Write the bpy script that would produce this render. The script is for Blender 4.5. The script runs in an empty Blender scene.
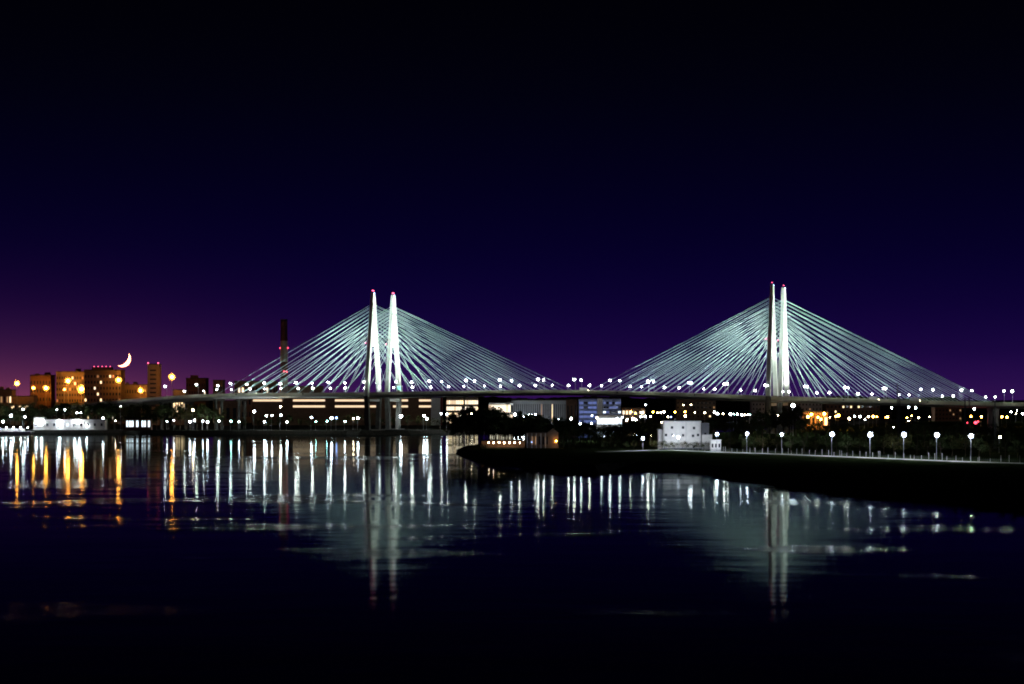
import bpy, bmesh, math, random
from mathutils import Vector, Matrix
from mathutils.geometry import tessellate_polygon
random.seed(7)
S = bpy.context.scene
COL = S.collection
R = math.radians

# ------------------------------------------------------------------ camera numbers (a tower window 33 m above the river)
F, HZ, CAMZ = 1950.0, 396.0, 33.0
def wx(px, d): return (px - 512.0) / F * d
def wz(py, d): return CAMZ - (py - HZ) * d / F

# ------------------------------------------------------------------ materials
def mat(name, col, rough=0.7, metal=0.0, noise=0.0, nscale=0.5, bump=0.0):
    m = bpy.data.materials.new(name); m.use_nodes = True
    nt = m.node_tree; b = nt.nodes['Principled BSDF']
    b.inputs['Base Color'].default_value = (*col, 1); b.inputs['Roughness'].default_value = rough
    b.inputs['Metallic'].default_value = metal
    if rough > 0.78: b.inputs['Specular IOR Level'].default_value = 0.0
    if noise > 0:
        g = nt.nodes.new('ShaderNodeNewGeometry')
        n = nt.nodes.new('ShaderNodeTexNoise'); n.inputs['Scale'].default_value = nscale; n.inputs['Detail'].default_value = 5
        nt.links.new(g.outputs['Position'], n.inputs['Vector'])
        r = nt.nodes.new('ShaderNodeValToRGB')
        r.color_ramp.elements[0].position = 0.3; r.color_ramp.elements[1].position = 0.7
        r.color_ramp.elements[0].color = (*[c * (1 - noise) for c in col], 1)
        r.color_ramp.elements[1].color = (*[min(1, c * (1 + noise)) for c in col], 1)
        nt.links.new(n.outputs['Fac'], r.inputs['Fac']); nt.links.new(r.outputs['Color'], b.inputs['Base Color'])
        if bump > 0:
            bp = nt.nodes.new('ShaderNodeBump'); bp.inputs['Strength'].default_value = bump
            nt.links.new(n.outputs['Fac'], bp.inputs['Height']); nt.links.new(bp.outputs['Normal'], b.inputs['Normal'])
    return m
def emit(name, col, strength):
    m = bpy.data.materials.new(name); m.use_nodes = True
    b = m.node_tree.nodes['Principled BSDF']
    b.inputs['Base Color'].default_value = (*[c * 0.5 for c in col], 1)
    b.inputs['Emission Color'].default_value = (*col, 1); b.inputs['Emission Strength'].default_value = strength
    if strength < 12: m.cycles.emission_sampling = 'NONE'
    return m

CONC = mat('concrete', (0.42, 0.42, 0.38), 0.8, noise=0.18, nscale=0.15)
LCONC = mat('dimmed_concrete', (0.13, 0.13, 0.115), 0.85, noise=0.3, nscale=0.2)  # bare lower concrete, toned down further to hold the dimness below deck
PYL = mat('painted_steel', (0.72, 0.74, 0.68), 0.55, noise=0.06, nscale=0.2)
CABLE = mat('cable_sheath', (0.52, 0.70, 0.67), 0.45)
ASPH = mat('asphalt', (0.05, 0.05, 0.05), 0.85, noise=0.25, nscale=0.4)
PARA = mat('parapet_paint', (0.55, 0.55, 0.40), 0.6, noise=0.12, nscale=0.3)
DSTEEL = mat('dark_steel', (0.05, 0.055, 0.06), 0.5, 0.6)
GSTEEL = mat('galvanised_steel', (0.35, 0.36, 0.37), 0.45, 0.7)
BRICK = mat('pale_brick', (0.26, 0.19, 0.135), 0.85, noise=0.15, nscale=0.3)
PANEL = mat('panel_wall', (0.17, 0.125, 0.095), 0.85, noise=0.12, nscale=0.2)
DBRICK = mat('dark_brick', (0.16, 0.09, 0.06), 0.85, noise=0.2, nscale=0.4)
WHITEP = mat('white_plaster', (0.78, 0.75, 0.72), 0.8, noise=0.08, nscale=0.4)
GREYW = mat('grey_cladding', (0.28, 0.29, 0.31), 0.6, noise=0.1, nscale=0.3)
BLUEW = mat('blue_cladding', (0.22, 0.28, 0.55), 0.4, noise=0.1, nscale=0.4)
REDW = mat('red_cladding', (0.35, 0.05, 0.05), 0.6, noise=0.1, nscale=0.5)
ROOF = mat('roof_felt', (0.06, 0.055, 0.05), 0.85, noise=0.2, nscale=0.6)
GLASS = mat('dark_glass', (0.02, 0.025, 0.03), 0.1)
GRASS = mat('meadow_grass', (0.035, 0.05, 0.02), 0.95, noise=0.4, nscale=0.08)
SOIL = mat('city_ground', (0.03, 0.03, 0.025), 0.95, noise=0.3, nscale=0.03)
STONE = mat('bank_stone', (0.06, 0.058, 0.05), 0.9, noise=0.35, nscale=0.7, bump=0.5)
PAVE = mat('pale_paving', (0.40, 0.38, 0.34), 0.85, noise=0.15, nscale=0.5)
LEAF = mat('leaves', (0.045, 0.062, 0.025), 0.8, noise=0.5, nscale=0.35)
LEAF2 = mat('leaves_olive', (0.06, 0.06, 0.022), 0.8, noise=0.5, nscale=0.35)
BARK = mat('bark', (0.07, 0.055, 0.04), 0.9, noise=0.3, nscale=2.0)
CHRED = mat('chimney_red', (0.10, 0.04, 0.035), 0.8, noise=0.15, nscale=0.4)
CHWHITE = mat('chimney_white', (0.55, 0.47, 0.38), 0.8, noise=0.15, nscale=0.4)
TYRE = mat('rubber', (0.02, 0.02, 0.02), 0.9)
CARW = mat('white_car_paint', (0.7, 0.7, 0.7), 0.3)
CARB = mat('blue_car_paint', (0.05, 0.08, 0.25), 0.3)

E = {
 'white': emit('lamp_white', (0.84, 0.93, 1.0), 120),
 'deck': emit('lamp_deck_white', (0.93, 0.97, 0.92), 300),
 'prom': emit('lamp_cold_white', (0.78, 0.87, 1.0), 1000),
 'orange': emit('lamp_sodium', (1.0, 0.36, 0.045), 300),
 'amber': emit('lamp_amber', (1.0, 0.40, 0.07), 80),
 'warm': emit('lamp_warm', (1.0, 0.78, 0.48), 75),
 'teal': emit('lamp_teal', (0.45, 1.0, 0.85), 60),
 'red': emit('lamp_red', (1.0, 0.06, 0.10), 6),
 'beacon': emit('beacon_red', (1.0, 0.10, 0.22), 5),
 'blue': emit('lamp_blue', (0.25, 0.45, 1.0), 12),
}
def glow_shell_mat(name, col, strength, alpha):  # see-through glowing shell added round a lamp to imitate its glare
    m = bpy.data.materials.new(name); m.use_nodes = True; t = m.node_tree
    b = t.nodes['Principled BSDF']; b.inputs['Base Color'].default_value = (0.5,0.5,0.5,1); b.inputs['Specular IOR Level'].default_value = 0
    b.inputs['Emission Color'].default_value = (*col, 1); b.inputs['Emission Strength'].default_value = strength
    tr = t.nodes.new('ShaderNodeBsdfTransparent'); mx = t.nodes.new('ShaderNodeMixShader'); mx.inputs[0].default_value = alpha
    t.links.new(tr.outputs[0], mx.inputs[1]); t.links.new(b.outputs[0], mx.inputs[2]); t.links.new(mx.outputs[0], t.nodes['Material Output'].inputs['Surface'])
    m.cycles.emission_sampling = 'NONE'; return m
GL_W = glow_shell_mat('glow_shell_white', (0.80,0.92,1.0), 0.9, 0.35)
GL_B = glow_shell_mat('glow_shell_blue', (0.45,0.62,1.0), 0.6, 0.35)
GL_O = glow_shell_mat('glow_shell_sodium', (1.0,0.36,0.04), 0.55, 0.30)
WIN = {
 'warm': emit('lit_window_warm', (1.0, 0.72, 0.40), 2.2),
 'cream': emit('lit_window_cream', (1.0, 0.84, 0.62), 1.6),
 'cold': emit('lit_window_cold', (0.80, 0.92, 1.0), 2.0),
 'dim': emit('lit_window_dim', (1.0, 0.55, 0.25), 0.35),
 'blue': emit('lit_window_blue', (0.30, 0.40, 1.0), 0.35),
 'ribbon': emit('lit_ribbon', (1.0, 0.72, 0.46), 1.1),
 'dark': GLASS,
}

# ------------------------------------------------------------------ mesh helpers
class MB:
    def __init__(s): s.v = []; s.f = []; s.m = []; s.mats = []; s.cur = 0
    def use(s, m):
        if m not in s.mats: s.mats.append(m)
        s.cur = s.mats.index(m); return s
    def add(s, vs, fs):
        o = len(s.v); s.v.extend([tuple(p) for p in vs])
        for f in fs: s.f.append([o + i for i in f]); s.m.append(s.cur)
        return s
    def hexa(s, p): # 8 pts: bottom ring 0-3, top ring 4-7
        return s.add(p, [(3,2,1,0),(4,5,6,7),(0,1,5,4),(1,2,6,5),(2,3,7,6),(3,0,4,7)])
    def box(s, x0, x1, y0, y1, z0, z1):
        return s.hexa([(x0,y0,z0),(x1,y0,z0),(x1,y1,z0),(x0,y1,z0),(x0,y0,z1),(x1,y0,z1),(x1,y1,z1),(x0,y1,z1)])
    def tube(s, a, b, r0, r1=None, n=6):
        a = Vector(a); b = Vector(b); r1 = r0 if r1 is None else r1
        d = (b - a).normalized(); k = Vector((0,0,1)) if abs(d.z) < 0.9 else Vector((1,0,0))
        e1 = d.cross(k).normalized(); e2 = d.cross(e1)
        vs = []
        for c, r in ((a, r0), (b, r1)):
            for i in range(n):
                t = 2*math.pi*i/n; vs.append(c + e1*math.cos(t)*r + e2*math.sin(t)*r)
        fs = [(i, (i+1) % n, n+(i+1) % n, n+i) for i in range(n)] + [tuple(range(n))[::-1], tuple(range(n, 2*n))]
        return s.add(vs, fs)
    def ball(s, c, r, sub=1, sz=1.0):
        bm = bmesh.new(); bmesh.ops.create_icosphere(bm, subdivisions=sub, radius=r)
        bm.verts.ensure_lookup_table()
        vs = [(v.co.x + c[0], v.co.y + c[1], v.co.z*sz + c[2]) for v in bm.verts]
        fs = [[v.index for v in f.verts] for f in bm.faces]; bm.free()
        return s.add(vs, fs)
    def mesh(s, name, m=None):
        me = bpy.data.meshes.new(name); me.from_pydata(s.v, [], s.f)
        for x in ([m] if m else s.mats): me.materials.append(x)
        if not m: me.polygons.foreach_set('material_index', s.m)
        me.update(); return me
    def build(s, name, m=None, parent=None, loc=None):
        return link(name, s.mesh(name, m), parent, loc)
def link(name, me, parent=None, loc=None):
    o = bpy.data.objects.new(name, me); COL.objects.link(o)
    if parent: o.parent = parent
    if loc is not None: o.location = loc
    return o
def tag(o, label=None, cat=None, group=None, kind=None):
    if label: o['label'] = label
    if cat: o['category'] = cat
    if group: o['group'] = group
    if kind: o['kind'] = kind
    return o
def empty(name, loc, rz=0):
    o = bpy.data.objects.new(name, None); COL.objects.link(o); o.location = loc; o.rotation_euler.z = rz
    o.empty_display_size = 1; return o
def ordinal(i):
    n = ['first','second','third','fourth','fifth','sixth','seventh','eighth','ninth','tenth','eleventh','twelfth','thirteenth','fourteenth','fifteenth','sixteenth','seventeenth','eighteenth','nineteenth','twentieth']
    return n[i] if i < len(n) else '%dth' % (i+1)

# ------------------------------------------------------------------ setting: water, land
ww = bpy.data.materials.new('river_water'); ww.use_nodes = True
nt = ww.node_tree; nt.nodes.remove(nt.nodes['Principled BSDF'])
b = nt.nodes.new('ShaderNodeBsdfGlossy'); b.distribution = 'BECKMANN'; b.inputs['Color'].default_value = (0.76, 0.84, 0.84, 1)
wd = nt.nodes.new('ShaderNodeBsdfDiffuse'); wd.inputs['Color'].default_value = (0.002, 0.004, 0.006, 1)
fr_ = nt.nodes.new('ShaderNodeFresnel'); fr_.inputs['IOR'].default_value = 1.09
wm = nt.nodes.new('ShaderNodeMixShader'); nt.links.new(fr_.outputs[0], wm.inputs[0]); nt.links.new(wd.outputs[0], wm.inputs[1]); nt.links.new(b.outputs[0], wm.inputs[2])
nt.links.new(wm.outputs[0], nt.nodes['Material Output'].inputs['Surface'])
g = nt.nodes.new('ShaderNodeNewGeometry')
def wnoise(sx, sy, detail=2, off=(0,0,0), rot=0):
    mp = nt.nodes.new('ShaderNodeMapping'); mp.inputs['Scale'].default_value = (1/sx, 1/sy, 1)
    mp.inputs['Location'].default_value = off; mp.inputs['Rotation'].default_value = (0,0,rot)
    n = nt.nodes.new('ShaderNodeTexNoise'); n.inputs['Scale'].default_value = 1; n.inputs['Detail'].default_value = detail
    nt.links.new(g.outputs['Position'], mp.inputs['Vector']); nt.links.new(mp.outputs['Vector'], n.inputs['Vector']); return n
def math_(op, a, b_=None, clamp=False):
    n = nt.nodes.new('ShaderNodeMath'); n.operation = op; n.use_clamp = clamp
    for i, q in enumerate((a, b_)):
        if q is None: continue
        if isinstance(q, (int, float)): n.inputs[i].default_value = q
        else: nt.links.new(q, n.inputs[i])
    return n.outputs[0]
def maprange(v, a0, a1, b0, b1):
    n = nt.nodes.new('ShaderNodeMapRange'); n.inputs[1].default_value = a0; n.inputs[2].default_value = a1
    n.inputs[3].default_value = b0; n.inputs[4].default_value = b1; n.interpolation_type = 'SMOOTHSTEP'
    nt.links.new(v, n.inputs[0]); return n.outputs[0]
swell = wnoise(38, 26, 2, (3.1, 1.7, 0), 0.1)
chop = wnoise(9, 7, 2, (7.7, 2.2, 0), -0.15)
patch = wnoise(105, 62, 5, (5.3, 2.9, 0), 0.12)          # wind patches on the river
pm = maprange(patch.outputs['Fac'], 0.53, 0.63, 0, 1)
h = math_('ADD', math_('MULTIPLY', swell.outputs['Fac'], 0.11), math_('MULTIPLY', math_('MULTIPLY', chop.outputs['Fac'], 0.05), math_('ADD', pm, 0.25)))
bp = nt.nodes.new('ShaderNodeBump'); bp.inputs['Strength'].default_value = 1.0; bp.inputs['Distance'].default_value = 1.0
nt.links.new(h, bp.inputs['Height']); nt.links.new(bp.outputs['Normal'], b.inputs['Normal'])
nt.links.new(math_('ADD', math_('MULTIPLY', pm, 0.085), 0.076), b.inputs['Roughness'])
GX, GY0, GY1 = 11000, -600, 14000
tag(MB().add([(-GX,GY0,0),(GX,GY0,0),(GX,GY1,0),(-GX,GY1,0)], [(0,1,2,3)]).build('water', ww), kind='structure')

def land(name, pts, shore_n, zt, m, width=7):
    """pts: polygon, counter-clockwise; the first shore_n points form the waterline, stepped up by a stone bank."""
    n = len(pts); P = [Vector((x, y, 0)) for x, y in pts]; I = []
    for i in range(n):
        a, c = P[i-1], P[(i+1) % n]; t = (c - a).normalized(); nn = Vector((-t.y, t.x, 0))
        I.append(P[i] + nn*width if i < shore_n else P[i].copy())
    mb = MB()
    vs = [(p.x, p.y, zt) for p in I]; mb.use(m)
    mb.add(vs, [t for t in tessellate_polygon([[Vector(v) for v in vs]])])
    me = mb.mesh(name); o = link(name, me); tag(o, kind='structure')
    bk = MB()
    for i in range(shore_n - 1):
        bk.add([(P[i].x, P[i].y, -0.6), (P[i+1].x, P[i+1].y, -0.6), (I[i+1].x, I[i+1].y, zt), (I[i].x, I[i].y, zt)], [(0,1,2,3)])
    tag(bk.build('river_bank', STONE), kind='structure')
    return o
def gp(px, py, z=0):
    d = (CAMZ - z) * F / (py - HZ); return (wx(px, d), d)
# right bank: waterline from near right corner round the peninsula tip and away under the bridge
shoreR = [(420,-560),(330,60),(260,230),(200,400)] + [gp(*p) for p in ((1040,512),(980,505),(920,500),(850,494),(800,488),(760,484),(720,478),(690,472),(640,469),(600,473),(540,471),(505,466),(476,462),(455,454))]
shoreR = shoreR + [(-36,1190),(-12,1300),(60,1440),(140,1570),(230,1760),(420,2200),(800,3000),(2400,6000),(4000,13900)]
shoreR_poly = shoreR[::-1] + [(10900,13900),(10900,-560)]
shoreR_poly = shoreR + [(10900,13900),(10900,-560)]
def ragged(p, amp):
    out = []
    for a, c in zip(p, p[1:]):
        out.append(a); a_ = Vector(a); c_ = Vector(c); L = (c_-a_).length
        if a_.y > 1420 or a_.y < 350 or L > 400: continue
        k = max(1, int(L/9)); nn = Vector((-(c_-a_).y, (c_-a_).x)).normalized()
        for i in range(1, k): q = a_.lerp(c_, i/k) + nn*random.uniform(-amp, amp); out.append((q.x, q.y))
    return out + [p[-1]]
shoreR = ragged(shoreR, 2.2)
shoreR_poly = shoreR + [(10900,13900),(10900,-560)]
def area(p): return sum(p[i-1][0]*p[i][1]-p[i][0]*p[i-1][1] for i in range(len(p)))
if area(shoreR_poly) < 0: shoreR_poly = shoreR[::-1] + [(10900,-560),(10900,13900)]
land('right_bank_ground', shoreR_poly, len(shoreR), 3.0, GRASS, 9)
shoreL = [(-4000,900),(-1500,1500)] + [gp(*p) for p in ((-60,432.3),(60,432.9),(120,433.0),(138,434.3),(222,434.4),(300,434.2),(345,434.2),(357,434.9),(412,434.9),(424,433.6),(446,433.4))]
shoreL += [(20,1820),(190,1960),(385,2250),(760,3040),(2360,6050),(3960,13900)]
polyL = shoreL + [(-10900,13900),(-10900,900)]
if area(polyL) < 0: polyL = shoreL[::-1] + [(-10900,900),(-10900,13900)]
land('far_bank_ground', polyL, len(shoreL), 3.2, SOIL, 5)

# ------------------------------------------------------------------ bridges
P1 = Vector((-119.8, 1681, 0)); P2 = Vector((208.0, 1560, 0))
U = (P2 - P1).normalized(); SPAN = (P2 - P1).length
N = Vector((-U.y, U.x, 0))
SEP = 43.0
def bp_(t, n, z): return P1 + U*t + N*n + Vector((0,0,z))
ZK = [(-700,3.4),(-560,4),(-400,13),(-300,23),(-220,30.2),(-144,33.8),(0,35.0),(90,36.2),(175,36.8),(260,34.6),(350,31.4),(430,29.2),(520,27.0),(600,26.2),(720,25.5),(1000,24)]
def dz(t):
    if t <= ZK[0][0]: return ZK[0][1]
    for i in range(len(ZK)-1):
        (a, za), (c, zc) = ZK[i], ZK[i+1]
        if t <= c:
            def sl(j):
                if j <= 0 or j >= len(ZK)-1: k = min(max(j,1), len(ZK)-1); return (ZK[k][1]-ZK[k-1][1])/(ZK[k][0]-ZK[k-1][0])
                return (ZK[j+1][1]-ZK[j-1][1])/(ZK[j+1][0]-ZK[j-1][0])
            L = c-a; q = (t-a)/L; h00 = 2*q**3-3*q*q+1; h10 = q**3-2*q*q+q; h01 = -2*q**3+3*q*q; h11 = q**3-q*q
            return h00*za+h10*L*sl(i)+h01*zc+h11*L*sl(i+1)
    return ZK[-1][1]
T0, T1 = -560, 960
STN = [T0 + i*20 for i in range(int((T1-T0)/20)+1)]
def sweep(mb, prof, nc, stations=STN, closed=True):
    k = len(prof); vs = []; fs = []
    for t in stations:
        z = dz(t)
        for (n, zz) in prof: vs.append(bp_(t, nc+n, z+zz))
    for s in range(len(stations)-1):
        for i in range(k if closed else k-1):
            j = (i+1) % k; fs.append((s*k+i, s*k+j, (s+1)*k+j, (s+1)*k+i))
    if closed: fs += [tuple(range(k)), tuple(range((len(stations)-1)*k, len(stations)*k))[::-1]]
    return mb.add(vs, fs)

TOPZ = 122.0
def leg_n(z):   # half spacing of the leg axes
    if z >= 33: return 1.3 + (13.2-1.3)*(TOPZ-z)/(TOPZ-33)
    return 13.2 - 3.0*(33-z)/30
def leg_dn(z): return 3.0 if z < 33 else 1.35 + 1.55*(TOPZ-z)/(TOPZ-33)*1.0   # leg depth across (half = /2)
def leg_du(z): return 3.6 if z < 33 else 2.5 + 1.1*(TOPZ-z)/(TOPZ-33)
def spot(parent, loc, target, energy, size, col=(0.93, 1.0, 0.93), blend=0.6, r=0.6):
    L = bpy.data.lights.new('floodlight_beam', 'SPOT'); L.energy = energy; L.spot_size = R(size); L.spot_blend = blend
    L.color = col; L.shadow_soft_size = r
    o = bpy.data.objects.new('floodlight_beam', L); COL.objects.link(o); o.location = loc
    o.rotation_euler = (Vector(target)-Vector(loc)).to_track_quat('-Z', 'Y').to_euler()
    if parent: o.parent = parent
    return o
FLOOD = MB().box(-0.5,0.5,-0.35,0.35,-0.4,0.4).box(-0.62,0.62,-0.06,0.06,-0.75,-0.4).mesh('floodlight', DSTEEL)
def flood_at(br, loc, target, energy, size, **kw):
    o = link('floodlight', FLOOD, br, loc)
    spot(br, Vector(loc)+ (Vector(target)-Vector(loc)).normalized()*1.2, target, energy, size, **kw)

def make_bridge(nc, label):
    br = empty('cable_stayed_bridge', (0,0,0)); tag(br, label, 'bridge', 'twin cable-stayed bridges')
    d = sweep(MB(), [(-11,0),(11,0),(11,-1.9),(7,-3.4),(-7,-3.4),(-11,-1.9)], nc).build('deck', CONC, br)
    sweep(MB(), [(-9.6,0.02),(9.6,0.02),(9.6,0.06),(-9.6,0.06)], nc).build('roadway', ASPH, d)
    for sgn in (-1, 1):
        a = 11.02*sgn; c = 11.32*sgn
        sweep(MB(), [(min(a,c),-1.2),(max(a,c),-1.2),(max(a,c),1.15),(min(a,c),1.15)], nc).build('parapet', PARA, br)
    for pi, tp in enumerate((0.0, SPAN)):
        lz = 1.2
        # upper panel between the legs carries the cable anchors
        mb = MB()
        z0, z1 = 78, 119
        pr = []
        for z in (z0, z1):
            hn = leg_n(z); du = leg_du(z)*0.34
            pr += [bp_(tp-du, nc-hn, z), bp_(tp+du, nc-hn, z), bp_(tp+du, nc+hn, z), bp_(tp-du, nc+hn, z)]
        mb.hexa(pr)
        py = mb.build('pylon', PYL, br)
        for sg in (-1, 1):
            lm = MB(); ring = []
            zs = [lz, 33, 78, TOPZ]
            for z in zs:
                cn = nc+sg*leg_n(z); dn = leg_dn(z)/2*1.25; du = leg_du(z)/2
                ring.append([bp_(tp-du, cn-dn, z), bp_(tp+du, cn-dn, z), bp_(tp+du, cn+dn, z), bp_(tp-du, cn+dn, z)])
            for a, c in zip(ring[1:], ring[2:]): lm.hexa(a+c)
            lg = lm.build('leg', PYL, py)
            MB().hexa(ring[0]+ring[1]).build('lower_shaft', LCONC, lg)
        for (za, zb, nm) in ((75.6, 78.0, 'crossbeam'), (28.3-3.2*pi, 30.6-3.2*pi, 'crossbeam')):
            w = leg_n((za+zb)/2); e = leg_du(za)/2*0.8
            MB().hexa([bp_(tp-e,nc-w,za),bp_(tp+e,nc-w,za),bp_(tp+e,nc+w,za),bp_(tp-e,nc+w,za),bp_(tp-e,nc-w,zb),bp_(tp+e,nc-w,zb),bp_(tp+e,nc+w,zb),bp_(tp-e,nc+w,zb)]).build(nm, PYL, py)
        e = 5
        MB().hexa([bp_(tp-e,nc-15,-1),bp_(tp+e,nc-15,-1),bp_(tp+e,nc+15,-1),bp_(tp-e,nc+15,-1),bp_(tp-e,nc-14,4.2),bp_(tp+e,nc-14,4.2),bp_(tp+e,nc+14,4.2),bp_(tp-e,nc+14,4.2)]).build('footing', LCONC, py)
        for sg in (-1, 1):
            c = bp_(tp, nc+sg*1.2, TOPZ+0.5); MB().tube(c - Vector((0,0,0.6)), c + Vector((0,0,1.0)), 0.12, n=5).build('cap_mast', DSTEEL, py)
        for sg in (-1, 1):
            MB().ball(bp_(tp, nc+sg*1.2, TOPZ+1.8), 0.6-0.28*pi).build('beacon_lamp', E['beacon'], py)
            MB().ball(bp_(tp-2.6, nc+sg*leg_n(78)-(2.6 if sg<0 else 0), 78.5), 0.5).build('beacon_lamp', E['beacon'], py)
        MB().ball(bp_(tp+1.0, nc, TOPZ-0.4), 0.55).build('cap_lamp', E['blue'], py)
        # stays
        for side in (-1, 1):
            reach = {(0,-1):146, (0,1):164, (1,-1):150, (1,1):167}[(pi, side)]
            for k in range(12):
                q = k/11; zp = 80 + 31.5*q; tt = tp + side*(20 + (reach-20)*q)
                for sg in (-1, 1):
                    a = bp_(tp+side*1.1, nc+sg*leg_n(zp), zp); c = bp_(tt, nc+sg*11.45, dz(tt)+0.6)
                    MB().tube(a, c, 0.175, n=6).build('stay_cable', CABLE, py)
        # floodlights at the deck: on the pylon
        for sg in (-1, 1):
            flood_at(py, bp_(tp+34, nc+sg*10.2, dz(tp+34)+1.0), bp_(tp, nc+sg*4, 84), 1650000, 46)
        flood_at(py, bp_(tp+13, nc+0.0, dz(tp+13)+1.0), bp_(tp, nc, 60), 120000, 100)
        # and along the stays
        for side in (-1, 1):
            for (tq, tz, ta, en, sz) in ((60, 84, 22, 470000, 60), (125, 72, 60, 800000, 62)):
                flood_at(py, bp_(tp+side*tq, nc-14.5, dz(tp+side*tq)+0.4), bp_(tp+side*ta, nc-3, tz), en, sz, col=(0.78,1.0,0.97))
    # approach piers
    for tq in (-500,-440,-380,-320,-260,-205,-150, 520,575,632,690,750,812,875,935):
        z = dz(tq)-3.45
        pm_ = MB()
        for sg in (-1, 1): pm_.tube(bp_(tq, nc+sg*5.2, 0), bp_(tq, nc+sg*5.2, z), 1.4, n=10)
        pm_.hexa([bp_(tq-1.6,nc-7.5,z-1.8),bp_(tq+1.6,nc-7.5,z-1.8),bp_(tq+1.6,nc+7.5,z-1.8),bp_(tq-1.6,nc+7.5,z-1.8),bp_(tq-1.6,nc-8.2,z),bp_(tq+1.6,nc-8.2,z),bp_(tq+1.6,nc+8.2,z),bp_(tq-1.6,nc+8.2,z)])
        pm_.build('pier', CONC if tq > 0 else LCONC, br)  # left piers get the darker copy, their shade put into the colour
    return br
make_bridge(0, 'nearer of the two floodlit cable-stayed bridges, its stays in front')
make_bridge(SEP, 'farther of the two floodlit cable-stayed bridges, seen through the stays of the nearer')

# ------------------------------------------------------------------ lamps
def lamp_mesh(h, r, key, arm=0.0, pr=0.11, sub=1, two=False):
    """one small lamp: pole, arm and luminous head in ONE mesh"""
    mb = MB(); mb.use(GSTEEL); mb.tube((0,0,0), (0,0,h), pr, pr*0.6)
    if arm: mb.tube((0,0,h), (arm,0,h+0.3), pr*0.6, pr*0.5)
    mb.use(E[key]); mb.ball((arm,0,h+0.2), r, sub)
    return mb.mesh('street_lamp')
# deck lamps: pole, arm, head parts
def deck_proto(h, key, r, off=-1.7):
    return (MB().tube((0,0,0),(0,0,h),0.16,0.1).mesh('pole', GSTEEL),
            MB().tube((0,0,h-0.2),(off-0.1,0,h+0.35),0.09,0.07).mesh('arm', GSTEEL),
            MB().ball((off,0,h+0.25),r*.72,2,0.9).mesh('lamp_head', E[key]),
            MB().ball((off,0,h+0.25),r*1.5,2,0.9).mesh('glow_shell', GL_W))  # added glow shell, wider than the lamp head
PT = [deck_proto(9.6, k, r) for k, r in (('deck', .95), ('deck', .75), ('white', .9))]
PS = [deck_proto(4.9, k, r) for k, r in (('deck', .9), ('deck', .65), ('white', .75))]
PF = [deck_proto(9.6, k, r, 3.0) for k, r in (('deck', 1.0), ('deck', .8), ('white', .95))]
def deck_lamp(t, n, proto, label, flip):
    p = bp_(t, n, dz(t)+0.06)
    ang = math.atan2(N.y, N.x) + (0 if flip else math.pi)
    o = empty('deck_lamp', p, ang); tag(o, label, 'street lamp', 'white street lamps along the bridge decks')
    for me, nm in zip(proto, ('pole','arm','lamp_head','glow_shell')): link(nm, me, o)
def where(t):
    for nm, tp in (('left', 0), ('right', SPAN)):
        if abs(t-tp) <= SPAN/2 + 8: return ('left of the %s pylon' if t < tp else 'right of the %s pylon') % nm
    return 'on the left approach' if t < 0 else 'on the right approach'
rows = [(-10.5, PF, 'near', 'front', False, -196, 32), (10.5, PS, 'near', 'back', True, -190, 32), (SEP-10.5, PS, 'far', 'front', False, -186, 32), (SEP+10.5, PT, 'far', 'back', True, -180, 32)]
for (n, pr, br_, ed, fl, t0, step) in rows:
    cnt = {}; t = t0
    while t < 720:
        tj = t + random.uniform(-2.5, 2.5); w = where(tj); cnt[w] = cnt.get(w, 0) + 1
        deck_lamp(tj, n, random.choice(pr), '%s %s white lamp on %s edge of %s bridge %s' % (ordinal(cnt[w]-1), 'short' if pr is PS else 'tall', ed, br_, w), fl)
        t += step
    
def small_lamps(lst, group, labf, name='street_lamp', ground=3.1):
    cnt = {}
    for (px, py, d, key, r) in sorted(lst):
        i = cnt.get(HUE[key], 0); cnt[HUE[key]] = i+1
        z = wz(py, d); h = max(1.0, z - ground)
        o = link(name, lamp_mesh(h, r*(.62+.3*random.random()), key, 0.5 if h > 4 else 0, 0.12), None, (wx(px, d)-0.5*(h > 4), d, z-h))
        o.rotation_euler.z = 0
        tag(o, labf(i, px, py, key), 'street lamp', group)

HUE = {'white':'white','warm':'warm white','orange':'orange','amber':'amber','teal':'greenish white','red':'red','prom':'cold white','deck':'white','blue':'blue'}
leftshore = [(3,422,1850,'white',.9),(11,416,1860,'white',1.5),(25,417,1850,'white',.9),(23,409.5,1880,'white',.7),(57,410,1890,'white',.6),(65,410,1890,'white',.5),(77,413,1880,'white',.7),(81,413,1880,'white',.75),(103,418.5,1822,'white',1.0),(121,406.5,1900,'white',.5),(115.5,421,1880,'warm',.5),
 (167,421.5,1870,'white',.55),(174,420.5,1870,'white',.6),(190,422,1860,'white',1.2),(194.5,420.5,1870,'white',.8),(203,421.3,1870,'white',.8),(207.5,422.3,1860,'white',1.1),(219,421.3,1860,'white',.8),(231,421.5,1860,'teal',.8),(239,422,1860,'white',.9),(264.5,422,1860,'white',.9),(287,422.3,1860,'white',1.0),(193,410.3,1900,'warm',1.0),(254.3,411.8,1900,'white',1.1),(266.5,416,1890,'white',.8),(272,415.6,1890,'white',1.0),(281,415.4,1890,'white',1.1),(280.5,407,1920,'warm',1.1),
 (311.5,417.8,1870,'white',1.1),(316,421.8,1860,'teal',.6),(327,421.5,1860,'teal',.7),(331.5,418.3,1870,'white',1.1),(336.5,418,1870,'blue',1.0),(345,421.8,1860,'white',.8),(353.5,418.8,1870,'warm',1.0),(358,418.4,1870,'white',1.0),(401,416.5,1800,'white',1.6),(424,416,1800,'white',1.2),(427,419,1790,'white',1.3),(441,414,1850,'white',.8),(447,414.5,1850,'white',.8),(471.5,414,1900,'warm',.8),(173,398.8,1960,'white',.7)]
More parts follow.
